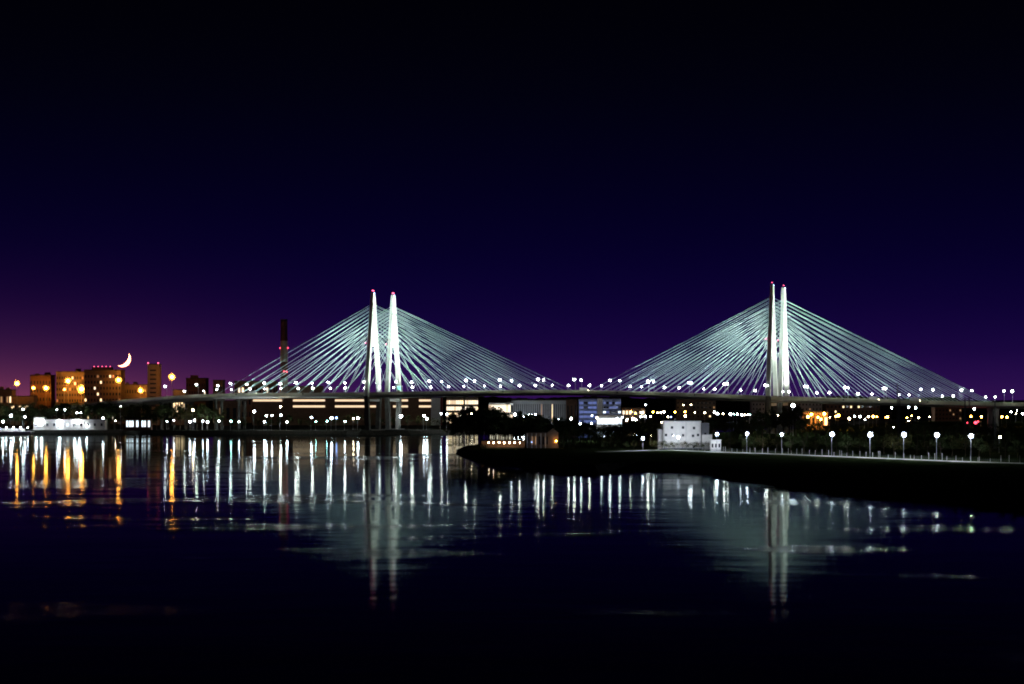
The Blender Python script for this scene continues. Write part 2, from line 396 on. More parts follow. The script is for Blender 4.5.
leftshore = [(a, b_, (1697 if 136 < a < 350 else 1722)+(i*7) % 9, k, r*1.05) if d < 1950 else (a, b_, d, k, r) for i, (a, b_, d, k, r) in enumerate(leftshore)]
small_lamps(leftshore, 'small lamps along the far shore', lambda i,px,py,k: '%s small %s lamp from left along the far shore' % (ordinal(i), HUE[k]))
midl = [(515,414.8,1960,'white',1.3),(523,417.5,1930,'white',2.1),(519,419.5,1930,'white',.9),(529,414.8,1960,'white',.7),(532,414.8,1960,'white',.7),(535.5,414.5,1960,'white',.7),(559,419.4,1300,'white',.75),(568.5,424.5,1280,'white',.6),(571,419,1300,'white',.9),(580.5,424.3,1280,'white',.85),(591.3,423.8,1280,'white',.9),(587.5,433.8,1240,'warm',.45),(490,421.5,1280,'teal',.35),(516.5,423.7,1280,'teal',.4),
 (604,421,1800,'white',2.5),(611,421.5,1800,'white',1.6),(617,419,1850,'white',1.5),(597,418,1850,'warm',1.2),(592,416,1870,'white',.8),(622,417.5,1900,'white',1.2),(627,420,1900,'white',1.4),(633,419,1900,'warm',1.5),(636,420.5,1900,'white',1.4),(641,417,2000,'white',1.5),(645,416.5,2000,'white',1.2),(631,412,2000,'orange',1.2),(635.5,413.5,2000,'orange',.9),(641.5,412.8,2000,'warm',1.3),(646,417,2000,'white',1.0),(650.5,416.8,2000,'white',1.0),(653,412.2,2100,'orange',1.1),(657.5,413,2100,'warm',.7),(661,412.6,2100,'warm',.8),(664,412,2100,'warm',1.1),(668,417,2100,'warm',.8),(671,417.2,2100,'blue',.9),(675,412.2,2100,'orange',.9),(685,412,2100,'orange',1.1),(685.3,416.3,2100,'warm',1.3),(695,412.6,2100,'warm',.7),(704.8,413,2100,'warm',.9),(645.5,405,2300,'white',.8),(691,405,2400,'warm',.7),(683.5,405.2,2400,'warm',.6),(662,422.6,1240,'warm',.7),(651.5,435.3,1180,'warm',.7)]
small_lamps(midl, 'small lamps between the pylons', lambda i,px,py,k: '%s small %s lamp in the lights below the main span' % (ordinal(i), HUE[k]))
rgt = [(714.5,412.5,1650,'white',1.0),(717.5,414,1650,'white',1.2),(723,414,1650,'warm',.7),(730.5,414.3,1650,'white',1.3),(734,414.3,1650,'teal',.6),(737.3,414.3,1650,'white',.9),(741.7,415,1650,'white',1.2),(744.5,415,1650,'warm',.6),(747.5,415,1650,'warm',.6),(750,415,1650,'teal',.5),(761,415.2,1600,'orange',.8),(778,415.2,1540,'warm',.7),(791.5,413,1500,'warm',.7),
 (808,417,1700,'amber',1.3),(811.5,414.6,1700,'orange',1.4),(818,417.5,1700,'amber',1.2),(821,419.5,1700,'orange',1.2),(824.3,414,1700,'orange',1.6),(838.5,415.8,1700,'orange',1.7),(836,416.5,1700,'amber',1.1),(829.8,417.5,1700,'warm',.5),(849.5,418.8,1800,'warm',1.0),(854.5,416.6,1800,'white',.6),(860,416.8,1800,'white',1.1),(865,419.8,1800,'white',.8),(868.6,417,1900,'warm',.8),(873.3,416.7,1900,'amber',1.5),(877,417,1900,'amber',.8),(887.5,417.2,1900,'amber',1.3),(886,417.3,1900,'orange',.7),(907,418,1900,'orange',.9),(908.7,421.5,1800,'warm',.9),(911.5,416,1900,'amber',.8),(918.7,418,1900,'warm',.8),(929.5,417,1900,'warm',.6),(891.5,408,2300,'white',1.3),(908.5,407.3,2300,'white',1.3),(915.6,408,2300,'white',1.7),(928,406,2500,'white',.6),(893.6,427.4,1150,'white',.4),(970.8,416.8,1900,'orange',1.2),(981.5,416.8,1900,'orange',1.1),(991.6,417,1900,'orange',.9),(974.3,408.8,2300,'white',1.4),(1002,416.9,1900,'amber',1.1),(1007,417.4,1900,'orange',1.2),(1016,414,2200,'warm',.8),(1022.5,414,2200,'white',1.0),(1011,412,2300,'white',.7),(1017,410.5,2300,'white',.6),(967.3,423,1500,'red',.7),(975.5,423,1500,'red',1.6),(978,421.8,1500,'red',.8),(1000,437.5,1020,'warm',.7)]
small_lamps(rgt, 'small lamps on the right under the deck', lambda i,px,py,k: '%s small %s lamp in the lights right of the white building' % (ordinal(i), HUE[k]))

# big round lamp by the right pylon
o = empty('floodlight_mast', (wx(793, 1460), 1460, 3.0)); tag(o, 'round white floodlight above dark trees beside the right pylon', 'lamp')
hh = wz(405.5, 1460)-3
MB().tube((0,0,0),(0,0,hh),0.2,0.14).build('pole', GSTEEL, o); MB().ball((0,0,hh),1.3,2).build('lamp_head', E['white'], o)

# orange high masts over the left city
masts = [(17,383.5,2.1),(33.5,388,1.5),(46,388,2.3),(68,381,2.5),(64.5,389.5,1.2),(81.5,389,3.3),(118.5,380,2.4),(140.5,390.5,2.3),(172,377,2.5)]
for i, (px, py, r) in enumerate(masts):
    d = (1990, 2138, 2138, 2108, 2110, 2107, 2080, 2119, 1996)[i]
    z = wz(py, d); o = empty('light_mast', (wx(px, d), d, 3.2), i)
    tag(o, '%s orange sodium light mast from left above the dark shore trees' % ordinal(i), 'light mast', 'orange light masts')
    h = z-3.2
    MB().tube((0,0,0),(0,0,h-r*0.4),0.32,0.16,8).build('pole', GSTEEL, o)
    MB().tube((0,0,h+r*1.72),(0,0,h+r*1.95),r*0.7,r*0.3,10).build('hood', DSTEEL, o)
    MB().ball((0,0,h),r*.66,2,0.95).build('lamp_head', E['orange'], o)
    MB().ball((0,0,h),r*1.1,2).build('glow_shell', GL_O, o); MB().ball((0,0,h),r*1.5,2).build('glow_shell', GL_O, o)  # two nested shells added as a stepped halo

# promenade lamps on the right bank
PROM = [(643,438.3,1075),(678.3,437.4,1080),(717,434.2,1050),(747,433.8,1030),(782,434.2,1010),(832,434.3,975),(870.3,434.6,950),(904,434.6,930),(937,435,910),(971.3,436,892)]
psize = [.95,.95,1.0,.9,.85,1.15,1.2,1.15,1.15,1.05]
for i, (px, py, d) in enumerate(PROM):
    zg = 3.0; z = wz(py, d); h = z-zg
    o = empty('promenade_lamp', (wx(px, d), d, zg)); tag(o, '%s cold white lamp from left along the riverside promenade' % ordinal(i), 'street lamp', 'cold white promenade lamps')
    MB().tube((0,0.9,0),(0,0.9,h+0.3),0.13,0.08,8).build('pole', GSTEEL, o)
    MB().tube((0,0.9,h+0.25),(0,0,h+0.3),0.07,0.06).build('arm', GSTEEL, o)
    MB().ball((0,0,h),psize[i]*.62,2,0.95).build('lamp_head', E['prom'], o); MB().ball((0,0,h),psize[i]*1.15,2).build('glow_shell', GL_B, o)  # outer ball is an added halo shell

# promenade path and fence
path = [gp(600,452,3),(wx(643,1083),1083-4)] + [(wx(px,d), d-3) for px,py,d in PROM[1:]] + [(wx(1030,870),868),(wx(1100,840),835)]
pv = MB()
pv2 = []
for i, (x, y) in enumerate(path):
    a = Vector(path[max(0,i-1)]); c = Vector(path[min(len(path)-1,i+1)]); t = (c-a).normalized(); nn = Vector((-t.y, t.x))
    pv2.append(((x+nn.x*4, y+nn.y*4, 3.02), (x-nn.x*7, y-nn.y*7, 3.02)))
for (a, b1), (c, d1) in zip(pv2, pv2[1:]): pv.add([a, b1, d1, c], [(0,1,2,3)])
tag(pv.build('promenade_path', PAVE), kind='structure')

fence = empty('promenade_fence', (path[2][0], path[2][1], 3.0)); tag(fence, 'fence of pale uneven posts behind the lamplit riverside promenade', 'fence')
fp = Vector((path[2][0], path[2][1], 3.0)); fm = MB(); fr = MB(); npost = 0
for i in range(2, len(path)-1):
    a = Vector((*path[i], 3.0)); c = Vector((*path[i+1], 3.0)); t = (c-a).normalized(); nn = Vector((-t.y, t.x, 0))
    if nn.y < 0: nn = -nn
    L = (c-a).length; k = 0.0
    while k < L:
        q = a + t*k + nn*5.5 - fp
        if npost < 95:
            MB().tube(q, q+Vector((0,0,random.uniform(1.6,3.4))), 0.13, n=5).build('post', CONC, fence); npost += 1
        k += random.uniform(4.0, 6.0)
    a1 = a+nn*5.5-fp; c1 = c+nn*5.5-fp
    for hz in (0.9,): fr.tube(a1+Vector((0,0,hz)), c1+Vector((0,0,hz)), 0.05, n=4)
    k = 0.0
    while k < L:
        q = a1+t*k; fm.tube(q+Vector((0,0,0.1)), q+Vector((0,0,1.75)), 0.045, n=4); k += 1.1
fr.build('rail', DSTEEL, fence); tag(fm.build('picket', DSTEEL, fence), kind='stuff')

# ------------------------------------------------------------------ buildings
UNITW = MB().box(-0.5,0.5,-0.5,0.5,-0.5,0.5)
WM = {k: UNITW.mesh('window', m) for k, m in WIN.items()}
def building(name, label, px0, px1, ytop, d, depth=18, m=PANEL, rows=0, cols=0, lit=0.3, keys=('warm','cream'), ww_=0.5, wh=0.5, z0=3.1, group=None, rot=0.0, zr=None, base='dark', roofm=ROOF, parapet=0.8):
    x0, x1 = wx(px0, d), wx(px1, d); zt = wz(ytop, d); cx = (x0+x1)/2
    o = empty(name, (cx, d, z0), rot); tag(o, label, 'building', group)
    w = (x1-x0)/2; h = zt-z0
    wl = MB().box(-w, w, 0, depth, 0, h).build('wall', m, o)
    MB().box(-w-0.3, w+0.3, -0.3, depth+0.3, h+0.003, h+parapet).build('roof', roofm, o)
    zlo, zhi = zr or (0.06, 0.94)
    if name == 'apartment_block':
        for _ in range(random.randint(1, 3)):
            q = random.uniform(-w*.8, w*.6); MB().box(q, q+random.uniform(2.5,6), 4, 9, h+parapet+0.003, h+parapet+random.uniform(1.4,3)).build('roof_plant', m, o)
        q = random.uniform(-w*.8, w*.8); MB().tube((q,6,h+parapet),(q,6,h+parapet+random.uniform(3,6)),0.12,n=4).build('aerial', DSTEEL, o)
    if rows and cols:
        cw = 2*w/cols; ch = h*(zhi-zlo)/rows; nn_ = 0
        for r in range(rows):
            for c in range(cols):
                key = random.choice(keys) if random.random() < lit else base
                q = link('window', WM[key], o, (-w+cw*(c+0.5), -0.02, h*zlo+ch*(r+0.5))); q.scale = (cw*ww_, 0.16, ch*wh)
    return o
def beacon(o, x, y, z, r=0.7, key='beacon'): MB().ball((x,y,z), r).build('beacon_lamp', E[key], o)

b1 = building('apartment_block', 'wide orange lit slab block behind the brightest light mast', 56, 84, 372, 2120, 20, PANEL, 8, 11, .08, ('warm','dim'), .5, .45, group='apartment blocks of the left city')
b2 = building('apartment_block', 'tallest orange slab block with a row of red roof lights', 84, 121, 370.2, 2090, 22, PANEL, 8, 12, .12, ('warm','cream','dim'), .5, .45, group='apartment blocks of the left city')
zr_ = wz(370.2,2090)-3.1
MB().box(-12,9,3,12,zr_+.81,zr_+3.6).build('roof_plant', PANEL, b2)
for q in range(5): beacon(b2, -9.5+q*4.3, 2.5, zr_+4.0, .5)
building('apartment_block', 'lower block behind the two left light masts with a dark flat roof', 30, 51, 375.5, 2150, 20, DBRICK, 5, 7, .06, ('dim',), .5, .4, group='apartment blocks of the left city')
building('apartment_block', 'low orange lit block at the left edge of the city', -6, 12, 390, 2060, 16, BRICK, 2, 6, .3, ('warm','dim'), .6, .4, group='apartment blocks of the left city')
lowb = building('station_hall', 'low hall with a glowing yellow light band left under the masts', 11, 34, 396.5, 2000, 14, BRICK, 1, 6, .9, ('warm',), .8, .4)
b3 = building('tower_block', 'narrow striped tower with red roof lights left of the bridge', 147.5, 158.5, 364.5, 2010, 16, BRICK, 12, 1, .0, ('dim',), .55, .34)
for sx in (-1, 1): beacon(b3, sx*5.2, 1, wz(364.5,2010)-3.1+1.5, .75)
building('apartment_block', 'long low block between the orange masts and striped tower', 121, 147, 385, 2130, 18, PANEL, 4, 10, .05, ('dim','warm'), .5, .4, group='apartment blocks of the left city')
building('apartment_block', 'dark block with flat roof right of the rightmost orange mast', 186, 206, 378.5, 2200, 20, DBRICK, 5, 8, .05, ('cream',), .4, .35, group='apartment blocks of the left city')
building('shop', 'small orange lit shop under the rightmost orange mast', 173, 186, 390, 2010, 12, BRICK, 1, 5, .8, ('warm',), .6, .35)
b4 = building('office_block', 'small tan office block above the left bridge end', 213, 223, 380.5, 2150, 16, BRICK, 3, 3, .15, ('warm',), .5, .4)
building('office_block', 'wide tan office block glowing behind the left stays', 234, 276, 381.5, 2160, 18, BRICK, 3, 12, .2, ('warm','cream'), .5, .4)
building('office_block', 'tan office wing behind the left stays beside the chimney', 284, 322, 386.5, 2160, 18, BRICK, 2, 10, .15, ('warm','cream'), .5, .4)
building('arched_hall', 'dim brown hall under the left end of the deck', 218, 238, 401, 1950, 22, DBRICK, 1, 3, .1, ('dim',), .5, .5)
# long hall with lit ribbon windows
lh = building('long_hall', 'long dark hall with two glowing ribbon windows behind the left pylons', 252, 431, 397.5, 1990, 25, DBRICK)
for (pa, pb, rows_) in ((253,282,(1,0)),(293,325,(1,0.98)),(335,366,(1,1)),(369,376,(1,1)),(393,408,(1,1)),(419,431,(1,1))):
    for r_, (py, hh) in enumerate(((400.4,2.0),(406.4,2.0))):
        if not rows_[r_]: continue
        dd = 1990; xa, xb = wx(pa,dd), wx(pb,dd); q = link('window', WM['ribbon'], lh, ((xa+xb)/2-wx((252+431)/2,dd), -0.03, wz(py,dd)-3.1)); q.scale = (xb-xa, 0.2, hh*dd/F)
building('stair_tower', 'plain pale stair tower with a red edge beside the long hall', 431, 440, 398, 1985, 14, WHITEP)
building('stair_tower', 'narrow red tower between pale stair tower and bright office', 440.6, 442.4, 398, 1990, 12, REDW)
building('lit_office', 'bright cream office of four glowing floors left of the peninsula trees', 446.5, 463.5, 397.5, 1960, 16, PANEL, 4, 9, .93, ('cream','cream','warm','ribbon'), .8, .62)
building('lit_office', 'bright cream office annex of four glowing floors beside tan wall', 465, 478, 397.5, 1962, 16, PANEL, 4, 8, .95, ('cream','cream','warm','ribbon'), .8, .62)
building('white_hall', 'white floodlit hall above dark peninsula trees', 489, 513, 403, 1975, 20, WHITEP, 2, 10, .95, ('cream','cream','ribbon'), .86, .8, zr=(.15,.95))
building('warehouse', 'long grey warehouse with vertical fins behind the peninsula', 511, 566, 400.5, 1990, 30, GREYW, 1, 26, .12, ('warm','dim'), .3, .8)
building('warehouse', 'short dark warehouse beside the blue lit office', 566, 577.5, 399.5, 2010, 25, DBRICK, 1, 3, .1, ('dim',), .3, .6)
building('blue_office', 'smooth blue lit office left of the white glare', 579, 597, 399, 2000, 20, BLUEW, 5, 4, .9, ('blue',), .9, .5)
building('blue_office', 'blue banded office right of a pale stair wall', 603, 621, 399, 1990, 20, BLUEW, 5, 6, .65, ('blue','blue','cold'), .85, .4)
building('stair_tower', 'pale stair wall between the two blue offices', 597.5, 602.5, 398.5, 1995, 15, WHITEP)
building('shopping_hall', 'low white glaring hall in front of the blue offices', 597, 622, 415.5, 1890, 20, WHITEP, 1, 7, 1, ('cold',), .8, .6)
building('shopping_hall', 'low warm lit hall right of the blue offices', 622, 645, 408, 2060, 20, BRICK, 2, 7, .5, ('warm','cream'), .6, .5)
building('apartment_block', 'dim brown block behind the row of orange lamps', 676, 716, 399.5, 2450, 20, PANEL, 4, 10, .08, ('warm','dim'), .4, .4, group='dim blocks beyond the bridge')
building('apartment_block', 'dim grey block with a bluish end left of the right pylon', 752, 765, 401, 2300, 20, GREYW, 4, 4, .1, ('cold','dim'), .4, .4, group='dim blocks beyond the bridge')
building('apartment_block', 'pale grey block right of the right pylon under the deck', 798, 822, 401, 2250, 20, GREYW, 4, 7, .05, ('dim',), .4, .4, group='dim blocks beyond the bridge')
building('apartment_block', 'long dim brown block above the orange lamps under the right stays', 826, 880, 403.5, 2450, 20, DBRICK, 3, 14, .06, ('dim','warm'), .4, .4, group='dim blocks beyond the bridge')
building('market_stall', 'amber lit market hall under the deck right of pylon', 803, 828, 412.5, 1715, 12, BRICK, 1, 6, .5, ('dim','warm'), .6, .5)
building('apartment_block', 'dim reddish block under the right end of the deck', 935, 962, 407.5, 2300, 20, DBRICK, 3, 8, .1, ('dim',), .4, .4, group='dim blocks beyond the bridge')
# white riverside building, right bank
wb = building('white_house', 'white two-storey riverside house with small dark windows', 663.5, 701, 421.3, 1095, 12, WHITEP, 0, 0, parapet=.25, roofm=GREYW)
x0 = wx(663.5,1095); cx = (x0+wx(701,1095))/2
for (px, py) in ((672,427.5),(683,427.5),(694,428),(666,435),(672.5,435),(683,435.3),(693,435.8),(700-2,435)):
    q = link('window', WM['dark'], wb, (wx(px,1095)-cx, -0.03, wz(py,1095)-3.1)); q.scale = (1.25,0.2,1.4)
hw_ = (wx(701,1095)-x0)/2; hz_ = wz(421.3,1095)-3.1
MB().box(-hw_-.12,hw_+.12,-.14,-.003,0,.7).build('plinth', GREYW, wb); MB().box(-hw_-.2,hw_+.2,-.2,-.003,hz_-.6,hz_-.25).build('cornice', WHITEP, wb)
MB().box(-hw_,hw_,-.1,-.003,hz_*.47,hz_*.5).build('string_course', WHITEP, wb)
for q in (-hw_+.5, hw_*.2, hw_-.5): MB().tube((q,-.2,.2),(q,-.2,hz_-.6),.09,n=6).build('drainpipe', GSTEEL, wb)
MB().box(hw_*.55,hw_*.55+1.1,-.1,-.002,.05,2.3).build('door', DSTEEL, wb)
MB().box(-hw_*.4,-hw_*.4+.9,3,4,hz_+.26,hz_+1.5).build('roof_vent', GREYW, wb)
building('white_annex', 'grey annex wall at the right end of white house', 701.6, 709, 423.5, 1100, 9, GREYW, 1, 1, 0, ('dim',), .3, .3, parapet=.2, roofm=GREYW)
building('white_annex', 'low white lean-to at the left end of white house', 658.5, 663, 429.5, 1098, 8, WHITEP, 0, 0, parapet=.2, roofm=GREYW)
building('garden_wall', 'low white wall joining white house and kiosk', 702, 712, 434.8, 1090, 1.0, WHITEP, 0, 0, parapet=.15, roofm=GREYW)
kz = building('kiosk', 'small white lamplit kiosk beside the promenade', 710.8, 721, 440.2, 1062, 5, WHITEP, 1, 3, .0, ('cold',), .5, .4, parapet=.25, roofm=WHITEP, z0=3.02)
# pavilion with columns and terrace on the peninsula
d = 1120
pvx = wx(541, d)
pv_ = building('pavilion', 'small dusky riverside pavilion with columns and a gabled end', 526.5, 549, 432.8, d, 9, BRICK, 1, 6, .15, ('dim',), .4, .6, parapet=.3)
gx = wx(553, d)-wx((526.5+549)/2, d)
MB().box(gx-3,gx+3,-0.6,9,0,wz(433,d)-3.1).build('gable_wall', BRICK, pv_)
zt = wz(433,d)-3.1
MB().add([(gx-3.4,-0.8,zt),(gx+3.4,-0.8,zt),(gx,-0.8,zt+2.6),(gx-3.4,9.2,zt),(gx+3.4,9.2,zt),(gx,9.2,zt+2.6)], [(0,1,2),(5,4,3),(0,2,5,3),(1,4,5,2),(0,3,4,1)]).build('gable_roof', BRICK, pv_)
for k in range(5): MB().tube((-6+k*2.6,-1.2,0),(-6+k*2.6,-1.2,zt-0.2),0.22,n=8).build('column', WHITEP, pv_)
MB().ball((gx+1.8,-1.2,wz(441,d)-3.1),0.38).build('wall_lamp', E['amber'], pv_)
MB().ball((-3.5,-2.2,wz(442,d)-3.1),0.2).build('wall_lamp', E['blue'], pv_)
d2 = 1105
ter = empty('terrace', (wx(503,d2), d2, 3.0)); tag(ter, 'low dark terrace on the peninsula lit by seven warm lamps', 'terrace')
tw = wx(525,d2)-wx(503,d2)
MB().box(-tw,tw,0,6,0.01,0.7).build('floor', STONE, ter); MB().box(-tw,tw,5.6,6,0.71,4.6).build('back_wall', DBRICK, ter); MB().box(-tw-.3,tw+.3,-.6,6.3,4.7,5.0).build('roof', ROOF, ter)
for px in (488.8,493.6,499,504.2,509.6,514.8,520):
    MB().ball((wx(px,d2)-wx(503,d2), 0.4, wz(442.3,d2)-3.0-0.2), 0.36 if px < 518 else .22).build('terrace_lamp', E['warm'], ter)
# white quay house and barge, left shore
qh = building('quay_house', 'long low white lamplit quay house on the left shore', 44, 105, 419.5, 1722, 10, WHITEP, 1, 9, .25, ('cold',), .3, .3, parapet=.5)
qe = building('quay_house', 'taller white end house of the quay beside the moored barge', 33.5, 43.6, 417.3, 1722, 10, WHITEP, 1, 2, .8, ('cold',), .5, .4, parapet=.4)
def wall_lamps(o, d, pcx, lst, key='white'):
    for px, py, r in lst: MB().ball((wx(px,d)-wx(pcx,d), -1.4, wz(py,d)-3.1), r).build('wall_lamp', E[key], o)
wall_lamps(qh, 1722, 74.5, [(59.5,421,1.0),(60.5,425.5,.7),(75,421,1.0),(79.5,421,.9),(87,426,.6)])
wall_lamps(qe, 1722, 38.5, [(36.5,422.5,.9),(42,421.5,.9)])
bg = empty('barge', (wx(14,1705), 1703, 0.0)); tag(bg, 'long white lamplit barge moored at the left edge', 'boat')
bl = wx(34,1705)-wx(14,1705)
MB().hexa([(-bl*2,-4,-0.4),(bl-2,-4,-0.4),(bl-2,4,-0.4),(-bl*2,4,-0.4),(-bl*2,-5,2.2),(bl,-5,2.2),(bl,5,2.2),(-bl*2,5,2.2)]).build('hull', WHITEP, bg)
MB().box(-bl*2,bl-8,-3.4,3.4,2.21,4.6).build('cabin', WHITEP, bg)
for k in range(6): MB().ball((-bl+k*6.3,-5.6,5.6),0.5).build('deck_light', E['white'], bg)
# lit pavilions of white bars
gal = building('quay_gallery', 'dark quay gallery with glowing white upright openings', 125.5, 151, 419, 1699, 8, DBRICK)
for px, w in ((127.3,1.6),(130,1.6),(132.5,1.8),(137.3,2.0),(142.5,1.6),(145,1.4),(149,1.8)):
    q = link('window', WM['cold'], gal, (wx(px,1699)-wx(138.25,1699), -0.03, wz(423.8,1699)-3.1)); q.scale = (w*.9,0.2,5.4)
# chimney
d = 2050
ch = empty('chimney', (wx(284,d), d, 3.1)); tag(ch, 'tall banded factory chimney with red lights behind the left stays', 'chimney')
zt = wz(320,d)-3.1
def rr(z): return 4.6 - 1.1*z/zt
bands = [0, zt*.30, zt*.44, zt*.60, zt*.80, zt]
for i in range(5):
    MB().tube((0,0,bands[i]),(0,0,bands[i+1]-0.01),rr(bands[i]),rr(bands[i+1]),16).build('band', CHWHITE if i in (1,3,0) else CHRED, ch)
MB().tube((0,0,zt),(0,0,zt+0.8),rr(zt)+.4,rr(zt)+.4,16).build('rim', DSTEEL, ch)
for zz, xx in ((wz(371.5,d)-3.1,0.5),(wz(371.8,d)-3.1,3.4),(wz(348,d)-3.1,4.2),(wz(348,d)-3.1,-4.0)): beacon(ch, xx, -rr(zz)-.5 if abs(xx) < 4 else -1, zz, .75, 'red')
# dark lattice masts right
for i, (px, yt, dd) in enumerate(((897.5,383,1180),(899.5,390,1190),(965,398,1150),(995,400,1100),(969.5,396,1150),(729.5,420,1120))):
    z = wz(yt,dd)-3; mm = MB(); w = 0.55
    o = empty('power_pole', (wx(px,dd), dd, 3.0)); tag(o, '%s dark power pole from left above the promenade trees' % ordinal(sorted((897.5,899.5,965,995,969.5,729.5)).index(px)), 'pole', 'dark poles on the right bank')
    for sx in (-1,1):
        for sy in (-1,1): mm.tube((sx*w,sy*w,0),(sx*w*.4,sy*w*.4,z),0.1,n=4)
    k = 0
    while k+2 < z:
        for sx in (-1,1): mm.tube((-w*sx,-w,k),(w*sx*.9,-w,k+2),0.05,n=4)
        k += 2
    mm.build('lattice', DSTEEL, o); MB().box(-2.2,2.2,-.1,.1,z-1.5,z-1.25).build('crossarm', DSTEEL, o)
# green lit gantry sign by the left pylon
gn = empty('gantry_sign', tuple(bp_(6, SEP-2, dz(6)+0.06))); gn.rotation_euler.z = math.atan2(N.y, N.x); tag(gn, 'green lit road gantry sign between the legs of the far left pylon', 'sign')
for sx in (-8.6, 8.6): MB().tube((sx,0,0),(sx,0,7),0.2,n=6).build('post', GSTEEL, gn)
MB().box(-8.6,8.6,-.2,.2,6.4,7).build('beam', GSTEEL, gn)
MB().box(-4,4,-.35,-.21,3.6,6.6).build('panel', emit('lit_green_panel', (0.05,0.55,0.38), .9), gn)

# ------------------------------------------------------------------ vehicles on the decks
def car_proto(paint):
    bd = MB().hexa([(-2.2,-.9,.35),(2.2,-.9,.35),(2.2,.9,.35),(-2.2,.9,.35),(-2.2,-.85,.95),(2.15,-.85,.9),(2.15,.85,.9),(-2.2,.85,.95)]).hexa([(-1.9,-.8,.95),(1.0,-.8,.95),(1.0,.8,.95),(-1.9,.8,.95),(-1.5,-.65,1.5),(.35,-.65,1.5),(.35,.65,1.5),(-1.5,.65,1.5)]).mesh('body', paint)
    return bd
CARM = [car_proto(CARW), car_proto(CARB)]
VAN = MB().hexa([(-3.4,-1.1,.4),(2.4,-1.1,.4),(2.4,1.1,.4),(-3.4,1.1,.4),(-3.4,-1.1,3.2),(2.2,-1.1,3.2),(2.2,1.1,3.2),(-3.4,1.1,3.2)]).hexa([(2.4,-1.05,.4),(4.0,-1.05,.4),(4.0,1.05,.4),(2.4,1.05,.4),(2.4,-1.0,2.5),(3.3,-1.0,2.4),(3.3,1.0,2.4),(2.4,1.0,2.5)]).mesh('body', CARW)
WHL = MB().tube((0,-.12,0),(0,.12,0),.34,n=10).mesh('wheel', TYRE)
TL = MB().box(-.05,.05,-.28,.28,-.14,.14).mesh('tail_light', E['red']); HL = MB().box(-.05,.05,-.25,.25,-.14,.14).mesh('headlight', E['warm'])
vs_ = [(-150,3,0,1),(-128,4,0,0),(-118,3,1,1),(-100,4,0,1),(-86,3,0,0),(430,3.5,1,1),(441,4,0,1),(452,3,0,0),(462,4,1,1),(300,-4,0,0),(190,3,1,1),(60,4,0,0)]
for i, (t, n, van, away) in enumerate(sorted(vs_)):
    p = bp_(t, n, dz(t)+0.07); ang = math.atan2(U.y, U.x) + (0 if away else math.pi)
    o = empty('delivery_truck' if van else 'car', p, ang)
    tag(o, '%s %s from left on the near bridge deck behind the parapet' % (ordinal(i), 'white truck' if van else ('white car' if i % 2 else 'blue car')), 'truck' if van else 'car', 'vehicles on the bridge deck')
    bm_ = VAN if van else CARM[0 if i % 2 else 1]; link('body', bm_, o)
    e0, e1, hz, hw = ((-3.47, 4.06, .95, .75) if van else (-2.26, 2.26, .72, .6))
    for sy in (-1, 1):
        link('tail_light', TL, o, (e0, sy*hw, hz)); link('headlight', HL, o, (e1, sy*hw, hz))
        for sx in (-1.4, 1.4): link('wheel', WHL, o, (sx*(1.6 if van else 1), sy*(.95 if van else .8), .36))

# ------------------------------------------------------------------ trees
def tree_proto(seed, h, wdt, leafm, dens=1.0):
    rnd = random.Random(seed)
    tr = MB(); tr.tube((0,0,0),(0.2,0.1,h*.42),h*.022,h*.014,7); tr.tube((0.2,.1,h*.42),(0,0,h*.8),h*.014,h*.004,6)
    cl = []
    for i in range(16):
        a = rnd.uniform(0,6.28); q = rnd.uniform(.25,.95); zz = h*(.2+.78*q)
        rad = wdt*math.sin(math.pi*min(1,(.15+.8*(1-q)*1.0+.05)))*rnd.uniform(.35,1.0)
        c = Vector((math.cos(a)*rad, math.sin(a)*rad, zz)); cl.append((c, rnd.uniform(.16,.30)*wdt*1.6))
        tr.tube((0.15,.05,zz*.7),c,h*.007,h*.003,4)
    cr = MB()
    for c, r in cl:
        for k in range(int(34*dens)):
            v = Vector((rnd.gauss(0,1),rnd.gauss(0,1),rnd.gauss(0,.8))); v = v.normalized()*r*rnd.uniform(.3,1.08)
            p = c+v; s = rnd.uniform(.30,.62)*h/16
            e1 = Vector((rnd.gauss(0,1),rnd.gauss(0,1),rnd.gauss(0,1))).normalized(); e2 = e1.orthogonal().normalized()
            cr.add([p-e1*s, p-e2*s*.7, p+e1*s, p+e2*s*.7], [(0,1,2,3)])
    return tr.mesh('trunk', BARK), cr.mesh('crown', leafm)
TP = [tree_proto(11,16,5.2,LEAF), tree_proto(23,16,4.2,LEAF2), tree_proto(37,16,6.4,LEAF,1.2), tree_proto(51,16,3.0,LEAF)]
BUSH = [tree_proto(71,6,3.4,LEAF), tree_proto(83,6,4.2,LEAF2)]
def tree(px, ytop, d, zg, label, group, kind=None, bush=False, x=None, name='tree'):
    k = random.randrange(len(TP)) if kind is None else kind
    pr = BUSH[k % 2] if bush else TP[k]; hh = 6 if bush else 16
    h = max(2.0, wz(ytop, d)-zg)
    o = empty(name, (wx(px, d), d, zg-0.05), random.uniform(0,6.28)); tag(o, label, 'bush' if bush else 'tree', group)
    s = h/hh
    for me, nm in zip(pr, ('trunk','crown')):
        q = link(nm, me, o); q.scale = (s*random.uniform(.9,1.15), s*random.uniform(.9,1.15), s)
def prof(pts, x):
    for (a, ya), (c, yc) in zip(pts, pts[1:]):
        if a <= x <= c: return ya+(yc-ya)*(x-a)/(c-a)
    return pts[-1][1]
penin = [(452,425),(458,411),(468,405.5),(480,405),(500,409.5),(520,413),(545,414.5),(560,420),(575,417),(590,424),(600,427),(615,424),(630,419),(642,417.5),(656,419),(664,426)]
x = 456
